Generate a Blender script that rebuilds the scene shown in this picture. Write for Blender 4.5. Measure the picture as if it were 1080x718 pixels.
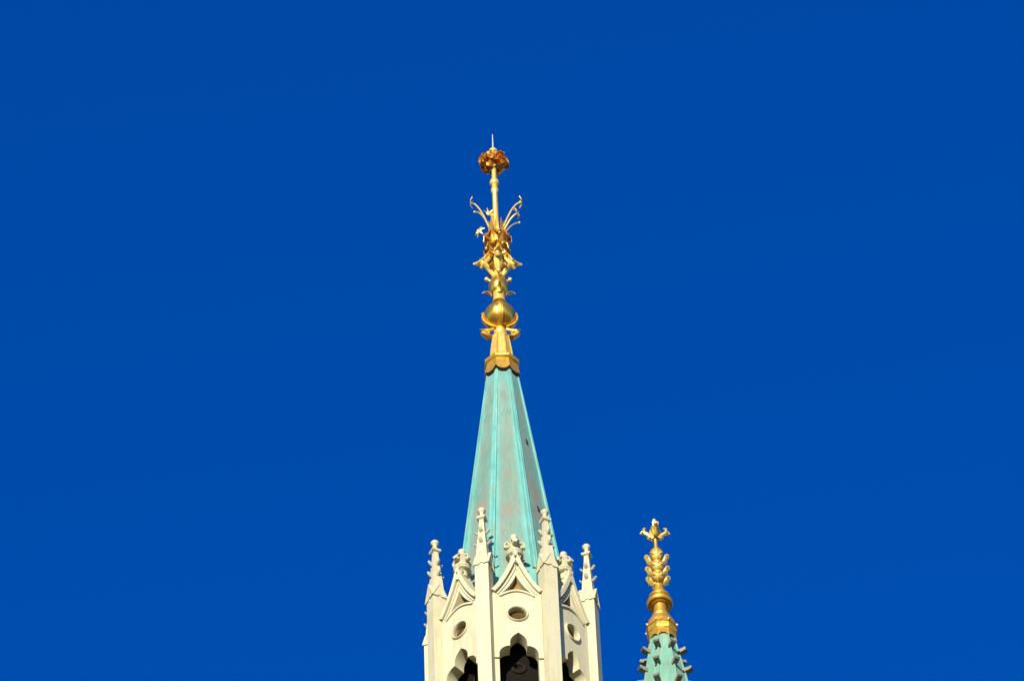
import bpy, math, random
from math import sin, cos, pi, radians as R
from mathutils import Vector, Matrix
from mathutils.geometry import tessellate_polygon

for o in list(bpy.data.objects):
    bpy.data.objects.remove(o)
scene = bpy.context.scene
COL = scene.collection
random.seed(7)

# ------------------------------------------------------------------ camera
CAM_Z = 1.6
PITCH, ROLL = R(50.8), R(2.45)
cam_data = bpy.data.cameras.new('camera')
cam_data.sensor_fit = 'HORIZONTAL'
cam_data.sensor_width = 36.0
cam_data.lens = 36.0 * 6000.0 / 1080.0
cam_data.clip_end = 20000
cam = bpy.data.objects.new('camera', cam_data)
COL.objects.link(cam)
f_ = Vector((0, cos(PITCH), sin(PITCH)))
u_ = Vector((0, -sin(PITCH), cos(PITCH)))
r_ = Vector((1, 0, 0))
up = u_ * cos(ROLL) + r_ * sin(ROLL)
rt = r_ * cos(ROLL) - u_ * sin(ROLL)
m = Matrix((rt, up, -f_)).transposed().to_4x4()
m.translation = Vector((0, 0, CAM_Z))
cam.matrix_world = m
scene.camera = cam

# ------------------------------------------------------------------ light
SUN_EL, SUN_AZ = R(15), R(13)          # behind the camera, a little to its left
sun_dir = Vector((-sin(SUN_AZ) * cos(SUN_EL), -cos(SUN_AZ) * cos(SUN_EL), sin(SUN_EL)))
world = bpy.data.worlds.new('World')
scene.world = world
world.use_nodes = True
nt = world.node_tree
nt.nodes.clear()
wo = nt.nodes.new('ShaderNodeOutputWorld')
bg = nt.nodes.new('ShaderNodeBackground')
sky = nt.nodes.new('ShaderNodeTexSky')
sky.sky_type = 'NISHITA'
sky.sun_disc = False
sky.sun_elevation = SUN_EL
sky.sun_rotation = pi + SUN_AZ
sky.altitude = 1500
sky.air_density = 1.0
sky.dust_density = 0.1
sky.ozone_density = 3.0
hs = nt.nodes.new('ShaderNodeHueSaturation')
hs.inputs['Saturation'].default_value = 1.42
hs.inputs['Hue'].default_value = 0.524
hs.inputs['Value'].default_value = 1.0
nt.links.new(sky.outputs[0], hs.inputs['Color'])
nt.links.new(hs.outputs[0], bg.inputs[0])
bg.inputs[1].default_value = 0.138
nt.links.new(bg.outputs[0], wo.inputs[0])

sd = bpy.data.lights.new('sun', 'SUN')
sd.energy = 5.0
sd.color = (1.0, 0.92, 0.76)
sd.angle = R(0.5)
so = bpy.data.objects.new('sun', sd)
COL.objects.link(so)
so.location = (-20, -40, 60)
so.rotation_euler = (-sun_dir).to_track_quat('-Z', 'Y').to_euler()

vs = scene.view_settings
vs.view_transform = 'Standard'
vs.look = 'None'
vs.exposure = 0.7
vs.gamma = 1.0
vs.use_curve_mapping = False

# ------------------------------------------------------------------ materials
def new_mat(name):
    mt = bpy.data.materials.new(name)
    mt.use_nodes = True
    t = mt.node_tree
    return mt, t, t.nodes['Principled BSDF']


def N(t, kind, **kw):
    n = t.nodes.new(kind)
    for k, v in kw.items():
        if k in n.inputs:
            n.inputs[k].default_value = v
        else:
            setattr(n, k, v)
    return n


def ramp(t, src, stops):
    n = t.nodes.new('ShaderNodeValToRGB')
    e = n.color_ramp.elements
    while len(e) > 1:
        e.remove(e[-1])
    e[0].position, e[0].color = stops[0][0], (*stops[0][1], 1)
    for p, c in stops[1:]:
        x = e.new(p)
        x.color = (*c, 1)
    t.links.new(src, n.inputs[0])
    return n.outputs[0]


def mix(t, fac, a, b, mode='MIX'):
    n = t.nodes.new('ShaderNodeMix')
    n.data_type = 'RGBA'
    n.blend_type = mode
    for sock, v in ((n.inputs[0], fac), (n.inputs[6], a), (n.inputs[7], b)):
        if isinstance(v, (int, float)):
            sock.default_value = v
        elif isinstance(v, tuple):
            sock.default_value = (*v, 1)
        else:
            t.links.new(v, sock)
    return n.outputs[2]


def noise(t, scale, detail=5, rough=0.6, stretch=(1, 1, 1)):
    g = N(t, 'ShaderNodeTexCoord')
    mp = N(t, 'ShaderNodeMapping')
    mp.inputs['Scale'].default_value = stretch
    geo = N(t, 'ShaderNodeObjectInfo')
    add = N(t, 'ShaderNodeVectorMath')
    add.operation = 'MULTIPLY_ADD'
    add.inputs[1].default_value = (1, 1, 1)
    rnd = N(t, 'ShaderNodeMath')
    rnd.operation = 'MULTIPLY'
    rnd.inputs[1].default_value = 37.0
    t.links.new(geo.outputs['Random'], rnd.inputs[0])
    t.links.new(g.outputs['Object'], add.inputs[0])
    t.links.new(rnd.outputs[0], add.inputs[2])
    t.links.new(add.outputs[0], mp.inputs[0])
    n = N(t, 'ShaderNodeTexNoise')
    n.inputs['Scale'].default_value = scale
    n.inputs['Detail'].default_value = detail
    n.inputs['Roughness'].default_value = rough
    t.links.new(mp.outputs[0], n.inputs['Vector'])
    return n.outputs['Fac']


def bump(t, b, h, strength, dist):
    n = N(t, 'ShaderNodeBump')
    n.inputs['Strength'].default_value = strength
    n.inputs['Distance'].default_value = dist
    t.links.new(h, n.inputs['Height'])
    t.links.new(n.outputs[0], b.inputs['Normal'])


def stone_mat():
    mt, t, b = new_mat('cream_stone')
    base = ramp(t, noise(t, 2.2, 4), [(0.30, (0.44, 0.395, 0.23)), (0.50, (0.465, 0.435, 0.275)), (0.72, (0.445, 0.415, 0.285))])
    streak = ramp(t, noise(t, 3.0, 6, 0.65, (3.5, 3.5, 0.35)), [(0.50, (0, 0, 0)), (0.74, (1, 1, 1))])
    c = mix(t, streak, base, (0.38, 0.335, 0.21))
    spots = ramp(t, noise(t, 9.0, 7, 0.75), [(0.60, (0, 0, 0)), (0.74, (1, 1, 1))])
    c = mix(t, spots, c, (0.30, 0.255, 0.155))
    t.links.new(c, b.inputs['Base Color'])
    b.inputs['Roughness'].default_value = 0.85
    bump(t, b, noise(t, 45, 6, 0.7), 0.35, 0.006)
    return mt


def copper_mat(name, facet, green=False):
    mt, t, b = new_mat(name)
    turq = ramp(t, noise(t, 3.0, 5, 0.6, (1.5, 1.5, 0.5)), [(0.3, (0.08, 0.27, 0.225)), (0.5, (0.11, 0.34, 0.295)), (0.7, (0.17, 0.39, 0.33))])
    if green:
        turq = ramp(t, noise(t, 3.0, 5, 0.6, (2.5, 2.5, 0.5)), [(0.3, (0.10, 0.25, 0.165)), (0.5, (0.13, 0.31, 0.225)), (0.7, (0.20, 0.34, 0.24))])
    c = turq
    if facet:
        uv = N(t, 'ShaderNodeUVMap')
        sep = N(t, 'ShaderNodeSeparateXYZ')
        t.links.new(uv.outputs[0], sep.inputs[0])
        # weathered middle of each sheet: the run-off keeps the edges green
        mid = ramp(t, sep.outputs[0], [(0.10, (0, 0, 0)), (0.26, (0.9, 0.9, 0.9)), (0.5, (1, 1, 1)), (0.74, (0.9, 0.9, 0.9)), (0.90, (0, 0, 0))])
        lon = ramp(t, sep.outputs[1], [(0.0, (0.6, 0.6, 0.6)), (0.25, (0.85, 0.85, 0.85)), (0.45, (1, 1, 1)), (0.62, (1, 1, 1)), (0.70, (0.7, 0.7, 0.7)), (0.82, (0.85, 0.85, 0.85)), (0.95, (0.4, 0.4, 0.4))])
        f1 = mix(t, 1.0, mid, lon, 'MULTIPLY')
        pat = ramp(t, noise(t, 1.5, 4, 0.55, (1.6, 1.6, 0.45)), [(0.25, (0.6, 0.6, 0.6)), (0.45, (1, 1, 1))])
        f2 = mix(t, 1.0, f1, pat, 'MULTIPLY')
        grey = ramp(t, noise(t, 2.0, 4, 0.6, (1.3, 1.3, 0.6)), [(0.34, (0.120, 0.215, 0.165)), (0.46, (0.155, 0.205, 0.155)), (0.56, (0.190, 0.190, 0.140)), (0.66, (0.225, 0.178, 0.128))])
        c = mix(t, f2, turq, grey)
        runs = ramp(t, noise(t, 7.0, 5, 0.6, (2.2, 2.2, 0.12)), [(0.46, (0, 0, 0)), (0.60, (0.30, 0.30, 0.30)), (0.75, (0.1, 0.1, 0.1))])
        c = mix(t, runs, c, (0.12, 0.33, 0.26))
        soot = ramp(t, noise(t, 5.0, 6, 0.7, (2.0, 2.0, 0.25)), [(0.56, (0, 0, 0)), (0.72, (0.5, 0.5, 0.5))])
        c = mix(t, soot, c, (0.11, 0.135, 0.095))
    else:
        grey = ramp(t, noise(t, 4.0, 5, 0.6, (2.5, 2.5, 0.5)), [(0.48, (0, 0, 0)), (0.70, (0.8, 0.8, 0.8))])
        c = mix(t, grey, turq, (0.20, 0.25, 0.175))
    spots = ramp(t, noise(t, 14.0, 6, 0.75, (1, 1, 0.3)), [(0.62, (0, 0, 0)), (0.74, (0.6, 0.6, 0.6))])
    c = mix(t, spots, c, (0.10, 0.16, 0.12))
    t.links.new(c, b.inputs['Base Color'])
    b.inputs['Roughness'].default_value = 0.55
    b.inputs['Specular IOR Level'].default_value = 0.35
    bump(t, b, noise(t, 4, 4), 0.25, 0.02)
    return mt


def gold_mat(name, c0, c1, rough, metallic=0.9):
    mt, t, b = new_mat(name)
    c = ramp(t, noise(t, 9, 5, 0.65), [(0.35, c0), (0.65, c1)])
    dull = ramp(t, noise(t, 22, 6, 0.7), [(0.60, (0, 0, 0)), (0.75, (0.45, 0.45, 0.45))])
    c = mix(t, dull, c, (0.36, 0.16, 0.025))
    t.links.new(c, b.inputs['Base Color'])
    b.inputs['Metallic'].default_value = metallic
    rr = ramp(t, noise(t, 13, 4), [(0.3, (rough - .06,) * 3), (0.7, (rough + .1,) * 3)])
    t.links.new(rr, b.inputs['Roughness'])
    bump(t, b, noise(t, 18, 5), 0.3, 0.006)
    return mt


def plain_mat(name, c0, c1, scale=6, rough=0.8, metallic=0.0):
    mt, t, b = new_mat(name)
    c = ramp(t, noise(t, scale, 5), [(0.35, c0), (0.65, c1)])
    t.links.new(c, b.inputs['Base Color'])
    b.inputs['Roughness'].default_value = rough
    b.inputs['Metallic'].default_value = metallic
    b.inputs['Specular IOR Level'].default_value = 0.12
    bump(t, b, noise(t, scale * 8, 5), 0.3, 0.01)
    return mt


STONE = stone_mat()
COPPER = copper_mat('copper_sheet', True)
COPPER_RIB = copper_mat('copper_roll', False)
COPPER_GREEN = copper_mat('copper_green', False, True)
GOLD = gold_mat('gilding', (0.62, 0.33, 0.035), (0.72, 0.43, 0.065), 0.38, 0.7)
GOLD_PALE = gold_mat('gilding_pale', (0.74, 0.49, 0.085), (0.80, 0.57, 0.14), 0.40, 0.5)
GOLD_RED = gold_mat('gilding_red', (0.52, 0.19, 0.018), (0.74, 0.36, 0.045), 0.38, 0.65)  # redder gilding tone for calyx, ball and petals
GOLD_SHINE = gold_mat('gilding_polished', (0.72, 0.42, 0.05), (0.80, 0.50, 0.085), 0.29, 0.88)
DARK = plain_mat('dark_timber_shade', (0.003, 0.002, 0.001), (0.006, 0.004, 0.002), 5)  # near-black: unlit belfry and collar gap put into the colour
IRON = plain_mat('dark_iron', (0.02, 0.02, 0.02), (0.05, 0.045, 0.04), 8, 0.6, 0.5)
STEEL = plain_mat('pale_metal', (0.55, 0.56, 0.55), (0.70, 0.70, 0.66), 8, 0.4, 0.6)
SEAM = plain_mat('dark_patina', (0.07, 0.15, 0.12), (0.10, 0.20, 0.16), 9, 0.6)
LEAD = plain_mat('weathered_lead', (0.13, 0.15, 0.105), (0.24, 0.235, 0.175), 6, 0.7)
OCHRE = plain_mat('shade_ochre', (0.17, 0.10, 0.028), (0.25, 0.155, 0.045), 7, 0.85)  # recess shade of the gable triangle as a colour
BROWN = plain_mat('shade_brown', (0.055, 0.033, 0.009), (0.085, 0.052, 0.015), 7, 0.8)  # shade inside the round openings as a colour
TRIM = plain_mat('dark_trim', (0.010, 0.007, 0.0035), (0.017, 0.012, 0.006), 7, 0.8)
GROUND = plain_mat('plaza_stone', (0.13, 0.088, 0.045), (0.18, 0.125, 0.065), 0.15, 0.9)

# ------------------------------------------------------------------ mesh tools
K = 1 / 60.0          # one drawing unit of the tower, in metres


class MB:
    def __init__(self):
        self.v, self.f, self.uv = [], [], {}

    def add(self, vs, fs):
        b = len(self.v)
        self.v += [tuple(p) for p in vs]
        self.f += [tuple(b + i for i in f) for f in fs]
        return self

    def prism(self, poly, y0, y1, holes=(), fn=None):
        """polygon in (x, z) with holes, extruded along y"""
        loops = [poly] + list(holes)
        flat = [p for l in loops for p in l]
        tris = tessellate_polygon([[Vector((p[0], p[1], 0)) for p in l] for l in loops])
        n = len(flat)
        vs = [(p[0], y0, p[1]) for p in flat] + [(p[0], y1, p[1]) for p in flat]
        fs = [tuple(t) for t in tris] + [tuple(n + i for i in reversed(t)) for t in tris]
        o = 0
        for l in loops:
            k = len(l)
            for i in range(k):
                a, b = o + i, o + (i + 1) % k
                fs.append((a, b, n + b, n + a))
            o += k
        if fn:
            vs = [fn(*p) for p in vs]
        return self.add(vs, fs)

    def lathe(self, prof, n=24, phase=0.0, c=(0, 0), cap=True):
        vs, fs = [], []
        for r, z in prof:
            for k in range(n):
                a = phase + 2 * pi * k / n
                vs.append((c[0] + r * sin(a), c[1] - r * cos(a), z))
        for i in range(len(prof) - 1):
            for k in range(n):
                k2 = (k + 1) % n
                fs.append((i * n + k, i * n + k2, (i + 1) * n + k2, (i + 1) * n + k))
        if cap:
            fs.append(tuple(reversed(range(n))))
            fs.append(tuple((len(prof) - 1) * n + k for k in range(n)))
        return self.add(vs, fs)

    def tube(self, pts, rad, n=8):
        pts = [Vector(p) for p in pts]
        if not isinstance(rad, (list, tuple)):
            rad = [rad] * len(pts)
        t0 = (pts[1] - pts[0]).normalized()
        nx = t0.orthogonal().normalized()
        vs, fs = [], []
        for i, p in enumerate(pts):
            t = (pts[min(i + 1, len(pts) - 1)] - pts[max(i - 1, 0)]).normalized()
            nx = (nx - t * nx.dot(t)).normalized()
            ny = t.cross(nx)
            for k in range(n):
                a = 2 * pi * k / n
                vs.append(p + (nx * cos(a) + ny * sin(a)) * rad[i])
        for i in range(len(pts) - 1):
            for k in range(n):
                k2 = (k + 1) % n
                fs.append((i * n + k, i * n + k2, (i + 1) * n + k2, (i + 1) * n + k))
        fs.append(tuple(reversed(range(n))))
        fs.append(tuple((len(pts) - 1) * n + k for k in range(n)))
        return self.add(vs, fs)

    def ball(self, c, r, n=12, rings=8):
        if not isinstance(r, (list, tuple)):
            r = (r, r, r)
        vs, fs = [(c[0], c[1], c[2] - r[2])], []
        for i in range(1, rings):
            t = -pi / 2 + pi * i / rings
            for k in range(n):
                a = 2 * pi * k / n
                vs.append((c[0] + r[0] * cos(t) * cos(a), c[1] + r[1] * cos(t) * sin(a), c[2] + r[2] * sin(t)))
        vs.append((c[0], c[1], c[2] + r[2]))
        for k in range(n):
            k2 = (k + 1) % n
            fs.append((0, 1 + k2, 1 + k))
            for i in range(rings - 2):
                fs.append((1 + i * n + k, 1 + i * n + k2, 1 + (i + 1) * n + k2, 1 + (i + 1) * n + k))
            e = 1 + (rings - 2) * n
            fs.append((e + k, e + k2, len(vs) - 1))
        return self.add(vs, fs)

    def box(self, x0, x1, y0, y1, z0, z1):
        vs = [(x, y, z) for z in (z0, z1) for y in (y0, y1) for x in (x0, x1)]
        return self.add(vs, [(0, 2, 3, 1), (4, 5, 7, 6), (0, 1, 5, 4), (2, 6, 7, 3), (0, 4, 6, 2), (1, 3, 7, 5)])

    def bar(self, p0, p1, side, w0, w1, h0, h1):
        """four sided bar between two points; side = direction of its width"""
        p0, p1 = Vector(p0), Vector(p1)
        t = (p1 - p0).normalized()
        s = Vector(side)
        s = (s - t * s.dot(t)).normalized()
        u = t.cross(s)
        vs = []
        for p, w, h in ((p0, w0, h0), (p1, w1, h1)):
            vs += [p - s * w - u * h, p + s * w - u * h, p + s * w + u * h, p - s * w + u * h]
        return self.add(vs, [(3, 2, 1, 0), (4, 5, 6, 7), (0, 1, 5, 4), (1, 2, 6, 5), (2, 3, 7, 6), (3, 0, 4, 7)])

    def leaf(self, spine, widths, side, thick, cup=0.0):
        """curved leaf with thickness: spine points, half widths, side vector; cup bends its edges"""
        sp = [Vector(p) for p in spine]
        side = Vector(side).normalized()
        n, mcols = len(sp), 5
        top, bot = [], []
        for i, p in enumerate(sp):
            t = (sp[min(i + 1, n - 1)] - sp[max(i - 1, 0)]).normalized()
            s = (side - t * side.dot(t)).normalized()
            nn = t.cross(s)
            for k in range(mcols):
                q = -1 + 2 * k / (mcols - 1)
                base = p + s * widths[i] * q + nn * (cup * widths[i] * q * q)
                e = thick * (1 - 0.6 * abs(q))
                top.append(base + nn * e)
                bot.append(base - nn * e)
        N_ = len(top)
        fs = []
        for i in range(n - 1):
            for k in range(mcols - 1):
                a = i * mcols + k
                fs.append((a, a + 1, a + mcols + 1, a + mcols))
                fs.append((N_ + a + mcols, N_ + a + mcols + 1, N_ + a + 1, N_ + a))
        for i in range(n - 1):
            a = i * mcols
            fs.append((a, a + mcols, N_ + a + mcols, N_ + a))
            a = i * mcols + mcols - 1
            fs.append((a + mcols, a, N_ + a, N_ + a + mcols))
        for k in range(mcols - 1):
            fs.append((k + 1, k, N_ + k, N_ + k + 1))
            a = (n - 1) * mcols + k
            fs.append((a, a + 1, N_ + a + 1, N_ + a))
        return self.add(top + bot, fs)

    def build(self, name, mat, parent=None, loc=(0, 0, 0), rz=0.0, k=1.0, smooth=40):
        me = bpy.data.meshes.new(name)
        me.from_pydata([(p[0] * k, p[1] * k, p[2] * k) for p in self.v], [], self.f)
        import bmesh
        bm = bmesh.new()
        bm.from_mesh(me)
        bmesh.ops.recalc_face_normals(bm, faces=bm.faces)
        bm.to_mesh(me)
        bm.free()
        me.materials.append(mat)
        for p in me.polygons:
            p.use_smooth = True
        me.set_sharp_from_angle(angle=R(smooth))
        o = bpy.data.objects.new(name, me)
        COL.objects.link(o)
        o.parent = parent
        o.location = loc
        o.rotation_euler = (0, 0, rz)
        return o


def thing(name, loc, label, cat, group=None):
    o = bpy.data.objects.new(name, None)
    COL.objects.link(o)
    o.location = loc
    o['label'] = label
    o['category'] = cat
    if group:
        o['group'] = group
    return o


def copy_tree(o, parent, rz=None):
    c = o.copy()
    COL.objects.link(c)
    c.parent = parent
    if rz is not None:
        c.rotation_euler = (0, 0, rz)
    for ch in list(o.children):
        copy_tree(ch, c)
    return c


def pol(ang, r, z):
    return Vector((sin(ang) * r, -cos(ang) * r, z))


def lerp(a, b, t):
    return a + (b - a) * t


def bez(p0, p1, p2, n=8):
    p0, p1, p2 = Vector(p0), Vector(p1), Vector(p2)
    return [p0 * (1 - t) ** 2 + p1 * 2 * t * (1 - t) + p2 * t * t for t in [i / n for i in range(n + 1)]]


def offset(pts, d):
    """shift an open polyline in (x, z) to its left by d"""
    out = []
    for i in range(len(pts)):
        a, b = pts[max(i - 1, 0)], pts[min(i + 1, len(pts) - 1)]
        tx, tz = b[0] - a[0], b[1] - a[1]
        l = math.hypot(tx, tz)
        out.append((pts[i][0] - tz / l * d, pts[i][1] + tx / l * d))
    return out


def smooth_curve(pts, n=4):
    """Catmull-Rom through 2D or 3D points"""
    P = [Vector(p) for p in pts]
    out = []
    for i in range(len(P) - 1):
        a, b, c, d = P[max(i - 1, 0)], P[i], P[i + 1], P[min(i + 2, len(P) - 1)]
        for j in range(n):
            t = j / n
            out.append(0.5 * ((2 * b) + (c - a) * t + (2 * a - 5 * b + 4 * c - d) * t * t + (3 * b - a - 3 * c + d) * t ** 3))
    out.append(P[-1])
    return out


# ------------------------------------------------------------------ ground
g = MB()
n = 96
g.lathe([(r, 0.0) for r in (0.01, 40, 200, 900, 6000)], n, cap=False)
go = g.build('ground', GROUND)
go['kind'] = 'structure'

# ------------------------------------------------------------------ the bell tower
X0, D0 = -0.210, 67.0
ROT = R(5.2)
ROT_S = R(4.0)                              # turn of the octagon towards the right
ZO = 74.67                                # height of the round openings
tower = thing('bell_tower', (X0, D0, 0),
              'tall cream stone octagonal tower top with crocketed pinnacles, green copper spire and gilded finial', 'bell tower')
A8 = R(22.5)

# shaft that carries the lantern (below the picture)
sh = MB()
sh.lathe([(3.1, 0), (3.1, 1.2), (2.8, 1.5), (2.8, 22), (3.0, 22.2), (3.0, 22.6), (2.65, 22.9), (2.65, 46), (2.85, 46.2), (2.85, 46.6),
          (2.5, 46.9), (2.5, 69.2), (2.7, 69.4), (2.7, 69.8), (1.75, 70.6), (1.62, 71.15), (1.50, 71.17)], 8, A8)
sh.build('shaft', STONE, tower, rz=ROT)

# --- one wall panel: trefoil arch, round opening, curved triangle, gable
AP = 82.0                                 # apothem of the wall face
TH = 14.0                                 # wall thickness
gab_r = smooth_curve([(0.0, 101), (2.8, 90), (8.2, 73), (15, 56), (21.5, 43.0), (26.6, 35.2)], 3)
gab_r = [(p.x, p.y) for p in gab_r]
gab_out = [(-x, z) for x, z in reversed(gab_r)] + gab_r[1:]
gab_mid = [(-x, z) for x, z in reversed(offset(gab_r, -2.2)[1:])] + [(0, 94)] + offset(gab_r, -2.2)[1:]
gab_in = [(-x, z) for x, z in reversed(offset(gab_r, -4.6)[1:])] + [(0, 88)] + offset(gab_r, -4.6)[1:]


def trefoil(xj=20.3, zs=-66.0):
    pts = [(xj, zs), (xj, -60)]
    for i in range(1, 9):
        a = pi / 2 * i / 8
        pts.append((8.8 + (xj - 8.8) * cos(a), -60 + 12.2 * sin(a)))
    pts += [(8.9, -46.5), (8.9, -42), (8.2, -38), (6.6, -34.6), (4.2, -31.6), (1.8, -29.2), (0, -27.4)]
    return pts + [(-x, z) for x, z in reversed(pts[:-1])]


arch = trefoil()
circ = [(9.3 * cos(2 * pi * i / 28), 9.3 * sin(2 * pi * i / 28)) for i in range(28)]
side_r = [(0, 62), (1.6, 56.5), (4.6, 49.5), (9.0, 41.5), (13.5, 35.5), (17.2, 31.2)]
arc_b = [(17.2 - 34.4 * i / 12, 31.2 + 7.6 * sin(pi * i / 12)) for i in range(1, 12)]
tri = side_r + arc_b + [(-x, z) for x, z in reversed(side_r[1:])]

PW = 25.3                                 # half width of the wall field: a narrow joint is left beside each pier
w = MB()
outline = [(-PW, -66)] + list(reversed(arch)) + [(PW, -66), (PW, 30)] + list(reversed(gab_mid)) + [(-PW, 30)]
w.prism(outline, -AP, -AP + TH, [circ, tri])
for s in (-1, 1):                         # jambs, a little behind the wall above them
    x0, x1 = sorted((s * 20.3, s * 32))
    x2, x3 = sorted((s * 20.3, s * PW))
    w.box(x2, x3, -AP + 2.2, -AP + 5.5, -190, -66.0)
    w.box(x0, x1, -AP + 5.5, -AP + TH - 0.2, -190, -66.0)
    x4, x5 = sorted((s * (PW - 1), s * 32))
    w.box(x4, x5, -AP + 5.6, -AP + TH - 0.2, -66.1, 34)
w.box(-32, 32, -AP - 1.0, -AP + TH, -211, -190)
panel = w.build('wall_panel', STONE, tower, (-0.02, 0, ZO - 0.05), ROT, K, 30)

b = MB()                                  # sloping back of the curved triangle; recess shade put into its ochre
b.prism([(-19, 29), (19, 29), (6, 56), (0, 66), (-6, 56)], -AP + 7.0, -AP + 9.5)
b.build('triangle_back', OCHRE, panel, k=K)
ob = MB()                                 # back added in the round opening; its brown stands for shade
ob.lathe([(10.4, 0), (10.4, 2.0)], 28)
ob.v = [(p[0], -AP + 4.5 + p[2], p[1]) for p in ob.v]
ob.build('opening_shade_back', BROWN, panel, k=K)

c = MB()                                  # gable coping
strip = gab_out + list(reversed(gab_in))
c.prism(strip, -AP - 3.2, -AP + TH + 1.5)
inner2 = [(-x, z) for x, z in reversed(offset(gab_r, -8.2)[2:])] + [(0, 80)] + offset(gab_r, -8.2)[2:]
inner1 = [(-x, z) for x, z in reversed(offset(gab_r, -6.6)[2:])] + [(0, 83)] + offset(gab_r, -6.6)[2:]
c.prism(inner1 + list(reversed(inner2)), -AP - 1.2, -AP + 1.0)
c.build('gable_coping', STONE, panel, k=K, smooth=30)

h = MB()                                  # moulding under the triangle
a0 = [(19.0 - 38 * i / 14, 28.6 + 8.2 * sin(pi * i / 14)) for i in range(15)]
a1 = offset(a0, 2.3)
h.prism(a0 + list(reversed(a1)), -AP - 1.8, -AP + 0.8)
h.build('hood_moulding', STONE, panel, k=K, smooth=30)

q = MB()                                  # ring round the circular opening
nr = 36
prof = [(9.3, 0.5), (9.5, -1.4), (10.2, -2.4), (10.9, -2.1), (11.4, -0.9), (11.6, 0.5)]
for i, (r, y) in enumerate(prof):
    for k in range(nr):
        a = 2 * pi * k / nr
        q.v.append((r * cos(a), -AP + y, r * sin(a)))
for i in range(len(prof)):
    for k in range(nr):
        i2, k2 = (i + 1) % len(prof), (k + 1) % nr
        q.f.append((i * nr + k, i * nr + k2, i2 * nr + k2, i2 * nr + k))
q.build('opening_ring', STONE, panel, k=K)

fz = -AP + 6.0                            # foliate finial on the gable
fi = MB()
fi.lathe([(5.6, 78), (5.6, 85), (5.2, 86.5), (8.4, 87.2), (9.6, 88.2), (9.6, 89.6), (8.0, 90.4), (6.8, 91.0), (8.4, 91.8), (9.2, 92.8), (9.2, 94.2), (7.4, 95.0),
          (4.4, 95.6), (3.8, 99), (3.6, 106), (3.2, 109), (4.2, 110.5), (5.6, 112.5), (5.8, 113.6), (3.4, 114.6), (2.6, 116), (3.4, 117.6), (4.0, 119.4), (3.6, 121.4),
          (2.2, 122.8), (0.6, 123.4)], 16, c=(0, fz))
fi.v = [(p[0], p[1], p[2] + 7.5) for p in fi.v]
fo = fi.build('gable_finial', STONE, panel, k=K)
lf = MB()
for j in range(4):
    a = j * pi / 2
    d = Vector((sin(a), -cos(a), 0))
    s = Vector((cos(a), sin(a), 0))
    base = Vector((0, fz, 0))
    lf.leaf([base + d * 2.5 + Vector((0, 0, 99)), base + d * 5.6 + Vector((0, 0, 105)), base + d * 7.6 + Vector((0, 0, 107.2)),
             base + d * 9.6 + Vector((0, 0, 105.2)), base + d * 9.7 + Vector((0, 0, 101.6))], [2.8, 4.0, 4.4, 3.6, 1.6], s, 1.7, 0.25)
    lf.ball(base + d * 7.8 + Vector((0, 0, 103.2)), (3.0, 3.0, 2.4), 9, 7)
lf.v = [(p[0], p[1], p[2] + 7.5) for p in lf.v]
lf.build('foliage', STONE, panel, k=K)

for i in range(1, 8):
    copy_tree(panel, tower, ROT + i * pi / 4)

# --- one pinnacle: square pier, four gablets, crocketed spirelet
PR, HW = 87.2, 7.5
pn = MB()
pn.box(-HW, HW, -PR - HW, -PR + HW, -211, 73)
pn.add([(-HW, -PR - HW, 73), (HW, -PR - HW, 73), (HW, -PR + HW, 73), (-HW, -PR + HW, 73),
        (-6.2, -PR - 6.2, 84), (6.2, -PR - 6.2, 84), (6.2, -PR + 6.2, 84), (-6.2, -PR + 6.2, 84)],
       [(0, 1, 5, 4), (1, 2, 6, 5), (2, 3, 7, 6), (3, 0, 4, 7), (4, 5, 6, 7), (3, 2, 1, 0)])
pin = pn.build('pinnacle', STONE, tower, (-0.02, 0, ZO), ROT + A8, K, 30)

sp = MB()
sp.lathe([(6.6 * 1.38, 77), (5.6 * 1.38, 95), (4.3 * 1.38, 113), (3.3 * 1.38, 129), (2.4 * 1.38, 145)], 4, pi / 4, (0, -PR))
sp.build('spirelet', STONE, pin, k=K, smooth=20)
for j in range(4):
    a = j * pi / 2
    rot = Matrix.Rotation(a, 3, 'Z')
    ctr = Vector((0, -PR, 0))

    def loc_(x, y, z):
        return ctr + rot @ Vector((x, y, z))
    gb = MB()
    gb.prism([(-7.5, 70), (7.5, 70), (0, 89.0)], -HW - 0.9, -3.0, fn=loc_)
    for s in (-1, 1):
        o_ = [(0, 91.6), (s * 8.7, 70.2), (s * 8.7, 68.0), (s * 7.3, 69.2), (0, 86.4)]
        gb.prism(o_ if s < 0 else list(reversed(o_)), -HW - 1.5, -2.0, fn=loc_)
    gb.build('gablet', STONE, pin, k=K, smooth=20)
    for zc, r0 in ((107, 4.6), (125, 3.4)):
        ck = MB()
        path = [(0, -r0 + 1, zc - 2), (0, -r0 - 1.4, zc - 1.5), (0, -r0 - 3.4, zc), (0, -r0 - 4.7, zc + 2.2), (0, -r0 - 4.3, zc + 3.8)]
        ck.tube([loc_(*p) for p in path[:3]], [1.4, 1.0, 0.9], 6)
        ck.leaf([loc_(*p) for p in path], [1.5, 1.6, 2.1, 2.0, 0.6], rot @ Vector((1, 0, 0)), 0.75, 0.3)
        ck.build('crocket', STONE, pin, k=K)
kb = MB()
kb.lathe([(3.3, 147), (3.6, 149.5), (6.6, 150.8), (6.9, 153.2), (3.9, 154.6), (3.0, 156)], 4, pi / 4, (0, -PR))
kb.lathe([(2.6, 154), (2.1, 157), (2.2, 160.5), (3.0, 162.8), (4.3, 164.2), (4.5, 165.8), (4.0, 167.0), (2.4, 167.6), (0.4, 167.8)], 12, 0, (0, -PR))
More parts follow.
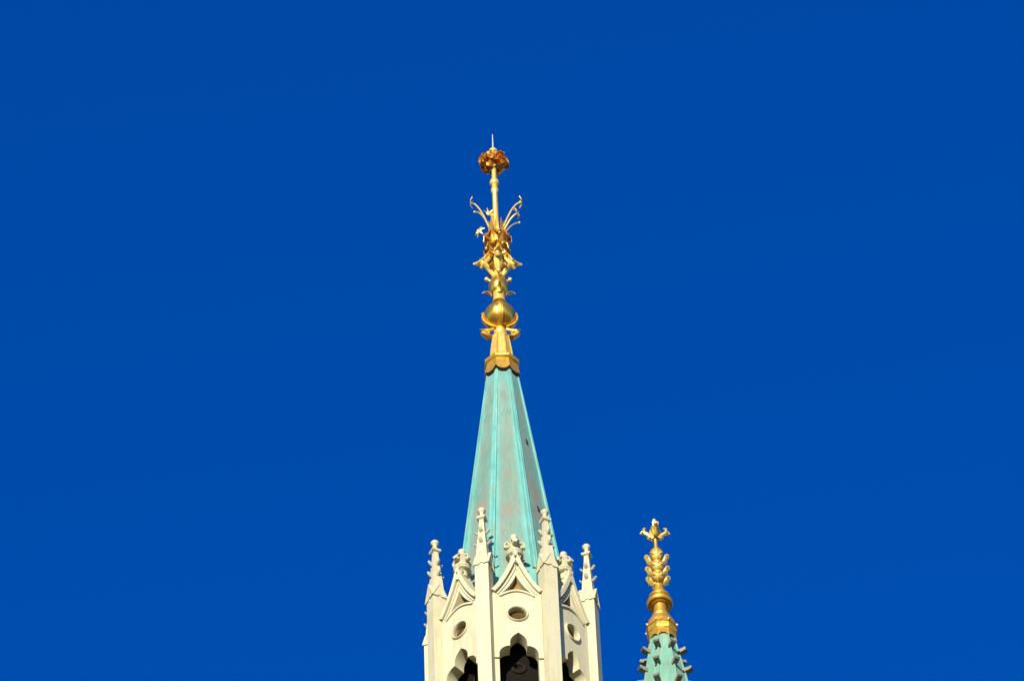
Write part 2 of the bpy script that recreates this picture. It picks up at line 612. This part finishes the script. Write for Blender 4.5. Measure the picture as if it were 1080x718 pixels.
kb.v = [(p[0], p[1], p[2] - 5.0) for p in kb.v]
kb.build('top_knob', STONE, pin, k=K)
for i in range(1, 8):
    copy_tree(pin, tower, ROT + A8 + i * pi / 4)

# --- dark belfry inside: added shade core, timber ceiling with a ring boss
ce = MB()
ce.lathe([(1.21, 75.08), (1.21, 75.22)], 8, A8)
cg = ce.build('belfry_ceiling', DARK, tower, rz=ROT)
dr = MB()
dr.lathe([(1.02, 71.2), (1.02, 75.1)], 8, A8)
lb = dr.build('shade_core', DARK, tower, rz=ROT)  # near-black core added to keep the arches and soffits dark
for i in range(8):                        # a turned roundel on each side of the dark box
    ang = i * pi / 4
    ro_ = MB()
    e_n, e_s = pol(ang, 1.02 * cos(A8) + 0.004, ZO - 58 * K), Vector((cos(ang), sin(ang), 0))
    ro_.tube([e_n + e_s * (0.105 * cos(2 * pi * q_ / 24)) + Vector((0, 0, 0.105 * sin(2 * pi * q_ / 24))) for q_ in range(25)], 0.036, 8)
    ro_.build('roundel', TRIM, lb)
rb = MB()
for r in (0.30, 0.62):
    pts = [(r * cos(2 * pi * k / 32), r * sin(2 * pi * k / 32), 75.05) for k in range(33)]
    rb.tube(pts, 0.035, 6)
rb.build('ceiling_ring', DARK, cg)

# --- copper spire
SZ0, SR0 = 75.25, 1.12
SZ1, SR1 = 82.98, 0.268
KNEE_Z, KNEE_R = 76.30, 1.022


def spire_r(z):
    return KNEE_R + (SR1 - KNEE_R) * (z - KNEE_Z) / (SZ1 - KNEE_Z)


def spire_mesh(rows, rfun, name, mat, parent, rz):
    me = bpy.data.meshes.new(name)
    vs, fs, uvs = [], [], []
    M = 3
    for k in range(8):
        base = len(vs)
        a, b_ = (k - 0.5) * pi / 4, (k + 0.5) * pi / 4
        for i, z in enumerate(rows):
            r = rfun(z)
            for j in range(M + 1):
                t = j / M
                vs.append((lerp(r * sin(a), r * sin(b_), t), lerp(-r * cos(a), -r * cos(b_), t), z))
                uvs.append((t, (z - rows[0]) / (rows[-1] - rows[0])))
        for i in range(len(rows) - 1):
            for j in range(M):
                p = base + i * (M + 1) + j
                fs.append((p, p + 1, p + M + 2, p + M + 1))
    me.from_pydata(vs, [], fs)
    ul = me.uv_layers.new(name='facet')
    for lp in me.loops:
        ul.data[lp.index].uv = uvs[lp.vertex_index]
    me.materials.append(mat)
    o = bpy.data.objects.new(name, me)
    COL.objects.link(o)
    o.parent = parent
    o.rotation_euler = (0, 0, rz)
    return o


rows = [SZ0, KNEE_Z] + [lerp(KNEE_Z, SZ1, i / 30) for i in range(1, 31)]
spire = spire_mesh(rows, lambda z: KNEE_R if z <= KNEE_Z else spire_r(z), 'spire', COPPER, tower, ROT_S)
rib = MB()
a = A8
e_r = Vector((sin(a), -cos(a), 0))
e_t = Vector((cos(a), sin(a), 0))
pb, pt = e_r * (KNEE_R - 0.012) + Vector((0, 0, KNEE_Z)), e_r * (SR1 - 0.010) + Vector((0, 0, SZ1 - 0.02))
rib.bar(pb, pt, e_t, 0.062, 0.030, 0.026, 0.016)
rib.tube([pb + e_r * 0.020, pt + e_r * 0.012], [0.020, 0.012], 8)
ribo = rib.build('rib', COPPER_RIB, spire)
for i in range(1, 8):
    copy_tree(ribo, spire, i * pi / 4)


def on_facet(ang, t, z, outw=0.0):
    """point on a spire face: ang = facet centre, t in -1..1 across it"""
    r = spire_r(z)
    ap = r * cos(A8) + outw
    hw = r * sin(A8)
    return Vector((sin(ang) * ap + cos(ang) * hw * t, -cos(ang) * ap + sin(ang) * hw * t, z))


for i in range(8):                        # dagged lap where the upper sheets meet the lower ones
    sm = MB()
    ang = i * pi / 4
    zz = [(-.60, .06), (-.36, -.10), (-.12, .10), (.06, -.18), (.30, .08), (.46, -.04), (.60, .10)]
    sm.tube([on_facet(ang, t + random.uniform(-.04, .04), 81.17 + dz + random.uniform(-.03, .03), 0.001) for t, dz in zz], 0.0036, 5)
    sm.build('lap_seam', SEAM, spire)
for ang, t, z in ((pi / 4, 0.05, 80.36), (pi / 4, 0.0, 78.32)):
    hk = MB()
    p = on_facet(ang, t, z)
    nrm = Vector((sin(ang), -cos(ang), 0))
    tg = Vector((cos(ang), sin(ang), 0))
    hk.tube([p - nrm * 0.02, p + nrm * 0.028 - tg * 0.02 + Vector((0, 0, 0.01)), p + nrm * 0.038 - tg * 0.075 + Vector((0, 0, 0.045))], [0.016, 0.015, 0.010], 6)
    hk.ball(p + nrm * 0.008, (0.024, 0.024, 0.022), 8, 5)
    hk.build('roof_hook', IRON, spire)

# --- gilded finial.  heights (m) of the photograph's levels along the axis
LV = [(142, 90.115, 54.08), (160, 89.566, 54.29), (171, 89.232, 54.42), (185, 88.810, 54.58), (193, 88.570, 54.67), (215, 87.913, 54.93),
      (255, 86.735, 55.39), (279, 86.038, 55.67), (294, 85.605, 55.84), (316, 84.976, 56.10), (333, 84.494, 56.29), (350, 84.015, 56.49),
      (373, 83.372, 56.76), (390, 82.901, 56.95), (396, 82.735, 57.02), (440, 81.533, 57.53)]


def lv(y):
    for (y0, z0, s0), (y1, z1, s1) in zip(LV[:-1], LV[1:]):
        if y <= y1:
            t = (y - y0) / (y1 - y0)
            return lerp(z0, z1, t), lerp(s0, s1, t)
    return LV[-1][1], LV[-1][2]


def P(rows_):
    """turned profile from (level, half width) pairs, bottom first"""
    out = []
    for y, hw in rows_:
        z, s = lv(y)
        out.append((hw / s, z))
    return out


def Z(y):
    return lv(y)[0]


U = 1 / 56.0
st = MB()                                 # stem: bell base, neck, shaft and its rings
st.lathe(P([(387, 13.4), (383, 13.2), (381, 12.6), (371, 11.4), (360, 9.6), (355, 8.2), (353, 5.6), (346, 4.4)]), 8, A8, cap=True)
st.lathe(P([(353.5, 5.2), (352, 6.8), (350.4, 6.8), (349, 5.0)]), 20)
st.lathe(P([(320, 7.8), (317, 6.4), (313, 5.9), (310, 6.4), (307, 8.2)]), 20)
st.lathe(P([(296, 8.0), (291, 5.4), (284, 4.2), (270, 3.6), (264, 4.6), (262, 4.8), (259, 3.8), (250, 3.5), (235, 3.1), (204, 2.7), (203, 3.8),
            (201, 4.2), (199.5, 3.6), (198, 2.8), (195.5, 2.9), (194.6, 4.6), (192.8, 5.2), (191, 4.4), (190, 2.7), (178, 2.4)]), 16)
finial = st.build('finial', GOLD_PALE, tower, rz=ROT_S)

co = MB()                                 # eight sided collar with a hanging scalloped apron
co.lathe(P([(389.6, 15.2), (388.4, 16.2), (387.6, 18.8), (386.4, 19.7), (385, 19.5), (383.8, 17.2), (382.2, 13.8), (381.0, 12.4)]), 8, A8, cap=False)
def apron(mb, r_top, r_bot, z_top, z_bot, dip):
    """hanging scalloped skirt on eight sides"""
    for i in range(8):
        ang = i * pi / 4
        cols = 12
        vs_, fs_ = [], []
        for j in range(cols + 1):
            t = -1 + 2 * j / cols
            zz_ = z_bot + dip * abs(t) ** 2.4
            for (rr, zz) in ((r_top, z_top), (r_bot, zz_), (r_bot - 0.018, zz_), (r_top - 0.018, z_top)):
                ap, hw = rr * cos(A8), rr * sin(A8)
                vs_.append((sin(ang) * ap + cos(ang) * hw * t, -cos(ang) * ap + sin(ang) * hw * t, zz))
        for j in range(cols):
            for q_ in range(4):
                q2 = (q_ + 1) % 4
                fs_.append((j * 4 + q_, j * 4 + q2, j * 4 + 4 + q2, j * 4 + 4 + q_))
        fs_ += [(0, 1, 2, 3), tuple(cols * 4 + x for x in (3, 2, 1, 0))]
        mb.add(vs_, fs_)


apron(co, 16.7 * U, 19.5 * U, Z(388.6), Z(401.5), 0.095)
co.build('collar', GOLD, finial)
fl = MB()                                 # black scallops added as the shadow gap under the collar
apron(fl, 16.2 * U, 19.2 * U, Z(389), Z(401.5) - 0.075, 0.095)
fl.build('collar_gap_shade', DARK, finial)
bd = MB()                                 # ribs of the bell base
for i in range(8):
    a = A8 + i * pi / 4
    bd.tube([pol(a, 12.5 * U, Z(381)), pol(a, 11.3 * U, Z(371)), pol(a, 8.8 * U, Z(357))], [0.016, 0.014, 0.012], 6)
bd.build('base_ribs', GOLD, finial)

orb = MB()
zo, so_ = lv(334.5)
ro = 17.0 / so_
orb.lathe([(ro * cos(t), zo + ro * sin(t)) for t in [R(-80 + 160 * i / 20) for i in range(21)]], 36)
orb.build('orb', GOLD_SHINE, finial)
for j in range(4):                        # leaf straps hugging the orb, tips curling away
    a = j * pi / 2
    lf = MB()
    sp_ = []
    for i in range(13):
        t = R(-84 + 92 * i / 12)
        rr = ro * (1.02 + 0.055 * sin(pi * min(1, i / 13.5)) ** 1.3)
        sp_.append(pol(a, rr * cos(t), zo + rr * sin(t)))
    sp_.append(sp_[-1] + pol(a, -0.012, 0.05))
    sp_.append(sp_[-1] + pol(a, 0.030, 0.028))
    wd = [0.03, 0.032, 0.036, 0.040, 0.044, 0.048, 0.050, 0.050, 0.048, 0.045, 0.042, 0.038, 0.030, 0.022, 0.006]
    lf.leaf(sp_, wd, (cos(a), sin(a), 0), 0.034, -0.3)
    lf.tube([s_ * 1.0 + pol(a, 0.015, 0) for s_ in sp_[:12]], [0.02] * 11 + [0.008], 6)
    lf.build('orb_leaf', GOLD, finial)
for j in (1, 3):                          # scroll brackets under the orb
    a = j * pi / 2
    sb = MB()
    pts = []
    for i in range(26):
        t = i / 25
        th = R(90 - 560 * t)
        rr = 0.062 * (1 - 0.75 * t) + 0.008
        pts.append(pol(a, 0.265 + rr * cos(th), Z(351) + rr * sin(th)))
    sb.tube([pol(a, 0.12, Z(347)), pol(a, 0.19, Z(349) + 0.02)] + pts, [0.032, 0.034] + [lerp(0.034, 0.018, i / 25) for i in range(26)], 8)
    sb.leaf([pol(a, 0.30, Z(351) + 0.03), pol(a, 0.335, Z(351) + 0.07), pol(a, 0.385, Z(351) + 0.10)], [0.05, 0.04, 0.006], (cos(a), sin(a), 0), 0.012)
    sb.leaf([pol(a, 0.14, Z(355)), pol(a, 0.24, Z(356) + 0.0), pol(a, 0.33, Z(354) + 0.02), pol(a, 0.37, Z(352))], [0.05, 0.06, 0.05, 0.01], (cos(a), sin(a), 0), 0.012)
    sb.build('scroll_bracket', GOLD, finial)

up_ = MB()                                # upper bulb
up_.lathe(P([(310, 6.8), (308.5, 8.8), (306.5, 10.3), (304, 11.0), (301, 10.8), (298.5, 9.6), (296.5, 7.6), (294, 5.2), (290, 4.4)]), 28)
up_.build('bulb', GOLD_SHINE, finial)
for j in range(4):
    a = j * pi / 2
    lf = MB()
    zc = Z(309)
    lf.leaf([pol(a, 0.14, zc - 0.12), pol(a, 0.165, zc - 0.04), pol(a, 0.215, zc + 0.005), pol(a, 0.27, zc + 0.012), pol(a, 0.315, zc - 0.012)],
            [0.04, 0.045, 0.035, 0.020, 0.005], (cos(a), sin(a), 0), 0.010, 0.2)
    lf.build('bulb_leaf', GOLD, finial)
    kb = MB()
    zc = Z(295)
    kb.tube([pol(a, 0.10, zc - 0.05), pol(a, 0.17, zc - 0.03), pol(a, 0.21, zc)], [0.022, 0.02, 0.018], 6)
    kb.ball(pol(a, 0.222, zc + 0.008), (0.043, 0.043, 0.048), 10, 7)
    kb.build('bud', GOLD_PALE, finial)

for j in range(4):                        # bracket shaped leaf sprays half way up
    a = j * pi / 2
    lf = MB()
    sd_ = (cos(a), sin(a), 0)
    zc = Z(278.5)
    lf.tube(smooth_curve([pol(a, 0.07, Z(262)), pol(a, 0.115, Z(269)), pol(a, 0.19, Z(275)), pol(a, 0.27, zc)], 4), [0.038] * 9 + [0.042, 0.046, 0.05, 0.05], 7)
    lf.tube(smooth_curve([pol(a, 0.08, Z(291)), pol(a, 0.14, Z(287)), pol(a, 0.20, Z(282)), pol(a, 0.27, zc)], 4), [0.040] * 9 + [0.044, 0.048, 0.05, 0.05], 7)
    lf.ball(pol(a, 0.27, zc), (0.08, 0.08, 0.075), 10, 7)
    lf.leaf([pol(a, 0.26, zc), pol(a, 0.34, zc + 0.012), pol(a, 0.40, zc + 0.006), pol(a, 0.465, zc)], [0.085, 0.065, 0.032, 0.004], sd_, 0.03)
    lf.leaf([pol(a, 0.27, zc), pol(a, 0.29, zc + 0.08), pol(a, 0.325, zc + 0.145)], [0.06, 0.065, 0.006], sd_, 0.03)
    lf.leaf([pol(a, 0.27, zc), pol(a, 0.29, zc - 0.08), pol(a, 0.325, zc - 0.13)], [0.06, 0.065, 0.006], sd_, 0.03)
    for s in (-1, 1):
        c_ = Vector(sd_) * s
        lf.leaf([pol(a, 0.25, zc), pol(a, 0.27, zc + 0.02) + c_ * 0.07, pol(a, 0.29, zc + 0.01) + c_ * 0.14], [0.03, 0.035, 0.005], (0, 0, 1), 0.014)
    for ya, yb_ in ((264, 274), (290, 283)):
        lf.leaf([pol(a, 0.09, Z(ya)), pol(a, 0.15, lerp(Z(ya), Z(yb_), 0.55)), pol(a, 0.22, Z(yb_)), pol(a, 0.28, zc)], [0.03, 0.07, 0.085, 0.06], sd_, 0.02, 0.3)
    lf.build('leaf_bracket', GOLD_PALE, finial)
    b2 = a + pi / 4
    t2 = (cos(b2), sin(b2), 0)
    for ya, dy_ in ((272, -1), (286, 1)):
        cl_ = MB()
        cl_.leaf([pol(b2, 0.06, Z(ya) - 0.05 * dy_), pol(b2, 0.12, Z(ya)), pol(b2, 0.17, Z(ya) + 0.035), pol(b2, 0.205, Z(ya) + 0.03), pol(b2, 0.215, Z(ya) - 0.005)],
                 [0.03, 0.055, 0.06, 0.045, 0.012], t2, 0.014, 0.3)
        cl_.build('curled_leaf', GOLD, finial)

for j in range(16):                       # calyx of broad curling leaves, two rows
    a = (j // 2) * pi / 4 + (R(22.5) if j % 2 else 0)
    lf = MB()
    sd_ = (cos(a), sin(a), 0)
    if j % 2 == 0:
        zs = (268, 263, 258, 253.5, 252.5, 256)
        rs = (0.06, 0.10, 0.15, 0.20, 0.24, 0.262)
    else:
        zs = (270, 268, 265.5, 263.5, 263, 266)
        rs = (0.05, 0.09, 0.14, 0.185, 0.22, 0.245)
    wob = random.uniform(0.93, 1.07)
    lf.leaf([pol(a, r_0 * wob, Z(y_)) for r_0, y_ in zip(rs, zs)], [0.03, 0.065, 0.088, 0.092, 0.075, 0.02], sd_, 0.013, 0.35)
    if j % 4 == 1:
        lf.ball(pol(a, rs[-1] * wob, Z(zs[-1])), (0.03, 0.03, 0.04), 8, 6)
    lf.build('calyx_leaf', GOLD_RED if j % 4 != 1 else GOLD, finial)
for j in range(8):                        # slender upright leaves round the stem
    a = j * pi / 4
    lf = MB()
    lf.leaf([pol(a, 0.06, Z(256)), pol(a, 0.115, Z(250)), pol(a, 0.135, Z(243)), pol(a, 0.125, Z(238)), pol(a, 0.135, Z(233.5))],
            [0.03, 0.045, 0.04, 0.024, 0.004], (cos(a), sin(a), 0), 0.011, -0.3)
    lf.build('upright_leaf', GOLD, finial)

STAM = [  # azimuth, reach, level of the tip, thin
    (-92, 0.45, 214.0, 0), (88, 0.48, 213.0, 0), (62, 0.44, 226, 0), (-48, 0.46, 256, 0),
    (-130, 0.50, 213, 1), (104, 0.47, 234, 1), (-165, 0.34, 210, 0), (172, 0.30, 207, 1), (8, 0.30, 262, 1)]
for az, reach, tip, thin in STAM:
    a = R(az)
    sm_ = MB()
    z0, z1 = Z(258), Z(tip)
    # the tip level is the level seen in the picture for a point this far from the axis
    dz = 1.12 * (reach * cos(a))
    z1 -= dz
    z1 = max(min(z1, Z(210)), Z(258))
    path = smooth_curve([pol(a, 0.07, z0), pol(a, 0.11, lerp(z0, z1, 0.32)), pol(a, lerp(0.1, reach, 0.45), lerp(z0, z1, 0.74)),
                         pol(a, lerp(0.1, reach, 0.75), lerp(z0, z1, 0.93)), pol(a, reach, z1)], 5)
    w0 = 0.012 if thin else 0.0175
    sm_.tube(path, [lerp(w0 * 1.25, w0 * 0.8, i / (len(path) - 1)) for i in range(len(path))], 7)
    pe = Vector(path[-1])
    e_o, e_s = pol(a, 1, 0), Vector((cos(a), sin(a), 0))
    sm_.ball(pe, (0.026, 0.026, 0.026), 8, 6)
    if not thin:
        for k in range(6):
            t = 2 * pi * k / 6 + 0.5
            d = (Vector((0, 0, 1)) * cos(t) + e_s * sin(t))
            sm_.leaf([pe, pe + d * 0.060 + e_o * 0.025, pe + d * 0.125 - e_o * 0.015], [0.016, 0.024, 0.004], d.cross(e_o), 0.009)
    sm_.build('stamen', GOLD_PALE, finial)

zf = Z(171.5)                             # ball of curled leaves at the top
fb = MB()
fb.ball((0, 0, zf), (0.15, 0.15, 0.11), 16, 10)
fball = fb.build('flower_ball', GOLD_RED, finial)
for i in range(46):
    ga = i * 2.39996
    zz = 1 - 2 * (i + 0.5) / 46
    el = math.asin(zz) * 0.80
    az = ga
    n_ = Vector((cos(el) * sin(az), -cos(el) * cos(az), sin(el)))
    upv = Vector((0, 0, 1))
    tdir = (upv - n_ * upv.dot(n_))
    tdir = tdir.normalized() if tdir.length > 1e-3 else Vector((1, 0, 0))
    if random.random() < 0.5:
        tdir = -tdir
    tw = random.uniform(-0.9, 0.9)
    sdv = n_.cross(tdir)
    tdir, sdv = tdir * cos(tw) + sdv * sin(tw), sdv * cos(tw) - tdir * sin(tw)
    c0 = Vector((0, 0, zf))
    s = random.uniform(0.85, 1.1)
    pl = MB()
    pl.leaf([c0 + n_ * 0.10 - tdir * 0.02, c0 + n_ * 0.165 * s + tdir * 0.01, c0 + n_ * 0.215 * s + tdir * 0.05, c0 + n_ * 0.238 * s + tdir * 0.095,
             c0 + n_ * 0.235 * s + tdir * 0.13, c0 + n_ * 0.21 * s + tdir * 0.14],
            [0.018, 0.038, 0.054, 0.054, 0.040, 0.012], sdv, 0.011, 0.4)
    pl.v = [(p[0] * 1.06, p[1] * 1.06, zf + (p[2] - zf) * 0.86) for p in pl.v]
    pl.build('petal', GOLD_RED if i % 5 else GOLD, fball)
cr = MB()
cr.lathe([(0.05, Z(166)), (0.09, Z(161)), (0.085, Z(159.2)), (0.035, Z(158.2)), (0.02, Z(156))], 12)
cr.build('crown_cup', GOLD_PALE, finial)
rod = MB()
rod.tube([(0, 0, Z(160)), (0, 0, Z(142))], [0.020, 0.008], 8)
rod.build('lightning_rod', STEEL, finial)

# ------------------------------------------------------------------ the slim turret behind, to the right
X2, D2 = 2.512, 70.0
R2 = R(4.0)
turret = thing('turret', (X2, D2, 0),
               'slim green copper turret spire with rows of hook crockets and a small gilded finial', 'turret')
LV = [(540, 82.20, 56.2), (549, 81.935, 56.34), (575, 81.236, 56.63), (620, 80.041, 57.13), (635, 79.648, 57.29), (655, 79.126, 57.51),
      (672, 78.687, 57.70), (718, 77.511, 58.21), (800, 75.465, 59.12)]
V = 1 / 57.0
ts = MB()
ts.lathe([(1.25, 0), (1.25, 1), (1.1, 1.2), (1.1, 40), (1.2, 40.2), (1.2, 40.6), (1.0, 40.9), (1.0, 71.2), (0.72, 72.0), (0.72, 74.4), (0.82, 74.5), (0.86, 74.75), (0.70, 74.9)], 8, A8)
ts.build('shaft', STONE, turret, rz=R2)

TR = [(74.85, 0.70), (75.465, 0.62), (77.511, 22.6 / 58.2), (78.45, 13.9 / 57.6), (78.80, 12.2 / 57.6)]


def tur_r(z):
    for (z0, r0), (z1, r1) in zip(TR[:-1], TR[1:]):
        if z <= z1:
            return lerp(r0, r1, (z - z0) / (z1 - z0))
    return TR[-1][1]


cone = spire_mesh([lerp(74.85, 78.80, i / 24) for i in range(25)], tur_r, 'spire', COPPER_GREEN, turret, R2)
for i in range(8):
    a = A8 + i * pi / 4
    tb = MB()
    tb.tube([pol(a, tur_r(z), z) for z in [lerp(75.0, 78.78, q_ / 12) for q_ in range(13)]], [lerp(0.034, 0.018, q_ / 12) for q_ in range(13)], 8)
    tb.build('rib', COPPER_GREEN, cone)
    for k in range(7):
        z = 78.14 - 0.535 * k
        r = tur_r(z)
        hk = MB()
        p0, p1 = pol(a, r - 0.04, z - 0.01), pol(a, r + 0.140, z + 0.022)
        tn = (cos(a), sin(a), 0)
        hk.bar(p0, p1, tn, 0.044, 0.050, 0.050, 0.034)
        hk.bar(p1 - (p1 - p0) * 0.22 + Vector((0, 0, 0.004)), p1 + (p1 - p0) * 0.06 + Vector((0, 0, 0.012)), tn, 0.052, 0.054, 0.034, 0.028)
        hk.build('hook_crocket', LEAD, cone)

s2 = MB()                                 # turned stem of the small finial
s2.lathe(P([(669, 13.4), (666, 15.0), (661, 15.2), (657.5, 14.0), (654.5, 11.6), (653, 8.4), (651.8, 9.6), (650.2, 9.4), (649, 7.2), (643, 6.8), (639, 7.0), (634, 7.4), (627.5, 7.4), (625.5, 7.2), (623.5, 5.2), (620.5, 4.4), (617.5, 4.2), (615.5, 5.0)]), 24)

fin2 = s2.build('finial', GOLD, turret, rz=R2)
rg = MB()
rg.lathe(P([(639.9, 6.8), (640.1, 9.2), (639.5, 10.4), (638.9, 10.6), (639.1, 12.8), (638.1, 14.0), (636.9, 14.2), (635.7, 13.4), (635.3, 11.2), (632.7, 10.2), (632.1, 11.4), (631.1, 11.7), (630.1, 11.2), (629.7, 9.0), (628.3, 8.6), (627.5, 6.0)]), 32)
rg.build('turned_ring', GOLD, fin2)
cb = MB()                                 # eight sided band and apron over the copper
cb.lathe(P([(672.5, 14.0), (671.5, 15.4), (670, 16.6), (668.6, 16.8), (668.0, 15.9), (665.8, 16.1), (665.2, 17.2), (663.6, 17.4), (662.4, 16.4), (661.6, 14.8), (659.6, 13.6)]), 8, A8, cap=False)
apron(cb, 14.6 * V, 15.6 * V, Z(671), Z(679) + 0.055, -0.095)
cb.build('collar', GOLD, fin2)
for i in range(8):
    a = A8 + i * pi / 4
    kb = MB()
    kb.ball(pol(a, 17.0 * V, Z(664)), (0.022, 0.022, 0.030), 9, 7)
    kb.tube([pol(a, 14.4 * V, Z(664)), pol(a, 17.0 * V, Z(664))], 0.025, 6)
    kb.build('bud', GOLD_PALE, fin2)
for yb, yt, wd in ((617, 606, 8.2), (607, 595, 7.9), (596, 582, 7.4)):   # three leafy bells
    tl = MB()
    tl.lathe(P([(yb, 4.0), (yb - 2.5, 4.6), (lerp(yb, yt, .5), wd * 0.86), (yt + 2.5, wd), (yt + 0.8, wd * 0.9), (yt, 2.6)]), 20)
    tier = tl.build('bell_tier', GOLD, fin2)
    for j in range(4):
        a = j * pi / 2 - R2
        lf = MB()
        zb_, zt_ = Z(yb - 1), Z(yt + 3.5)
        h_ = zt_ - zb_
        lf.leaf(smooth_curve([pol(a, 4.4 * V, zb_ - 0.03), pol(a, 7.2 * V, zb_ - 0.01), pol(a, 9.4 * V, zb_ + 0.18 * h_), pol(a, 10.2 * V, zb_ + 0.45 * h_),
                              pol(a, 11.6 * V, zb_ + 0.66 * h_), pol(a, 13.0 * V, zb_ + 0.62 * h_)], 2),
                [0.03, 0.050, 0.065, 0.076, 0.082, 0.084, 0.082, 0.076, 0.066, 0.046, 0.012], (cos(a), sin(a), 0), 0.028, 0.35)
        lf.ball(pol(a, 11.2 * V, zb_ + 0.68 * h_), (0.036, 0.036, 0.046), 8, 6)
        for sg in (-1, 1):
            e_ = Vector((cos(a), sin(a), 0)) * sg
            lf.leaf([pol(a, 9.0 * V, zb_ + 0.2 * h_) + e_ * 0.03, pol(a, 9.6 * V, zb_ + 0.42 * h_) + e_ * 0.075, pol(a, 10.4 * V, zb_ + 0.5 * h_) + e_ * 0.11],
                    [0.03, 0.028, 0.006], pol(a, 1, 0), 0.016)
        lf.build('leaf', GOLD_PALE, tier)
tp = MB()                                 # top bud and its arms
tp.lathe(P([(584, 2.8), (581, 2.4), (575, 1.9), (570, 2.0), (567.5, 3.0), (565, 4.4), (562, 5.0), (557.5, 4.5), (554, 2.5), (552.6, 1.4)]), 16)
bud = tp.build('crowning_bud', GOLD, fin2)
tb = MB()
tb.ball((0, 0, Z(549.6)), (0.036, 0.036, 0.05), 10, 8)
tb.build('tip', GOLD_PALE, bud)
for j in range(4):
    a = j * pi / 2
    ar = MB()
    zc = Z(566)
    sd_ = (cos(a), sin(a), 0)
    ar.tube(smooth_curve([pol(a, 2.0 * V, zc - 0.06), pol(a, 5 * V, zc - 0.01), pol(a, 8.5 * V, zc + 0.05), pol(a, 11.5 * V, zc + 0.09)], 4), 0.040, 7)
    pe = pol(a, 11.0 * V, zc + 0.085)
    ar.leaf([pe, pe + pol(a, 0.025, 0.07), pe + pol(a, -0.02, 0.15)], [0.05, 0.06, 0.006], sd_, 0.022)
    ar.leaf([pe, pe + pol(a, 0.05, 0.01), pe + pol(a, 0.085, -0.02)], [0.04, 0.04, 0.006], sd_, 0.022)
    ar.leaf([pol(a, 3 * V, zc - 0.04), pol(a, 6.5 * V, zc - 0.07), pol(a, 8.5 * V, zc - 0.05)], [0.03, 0.04, 0.005], sd_, 0.022)
    ar.leaf([pol(a, 2.5 * V, zc - 0.02), pol(a, 5 * V, zc + 0.07), pol(a, 4.6 * V, zc + 0.17)], [0.03, 0.045, 0.006], sd_, 0.02)
    ar.ball(pe, 0.03, 8, 6)
    ar.build('arm', GOLD_PALE, bud)
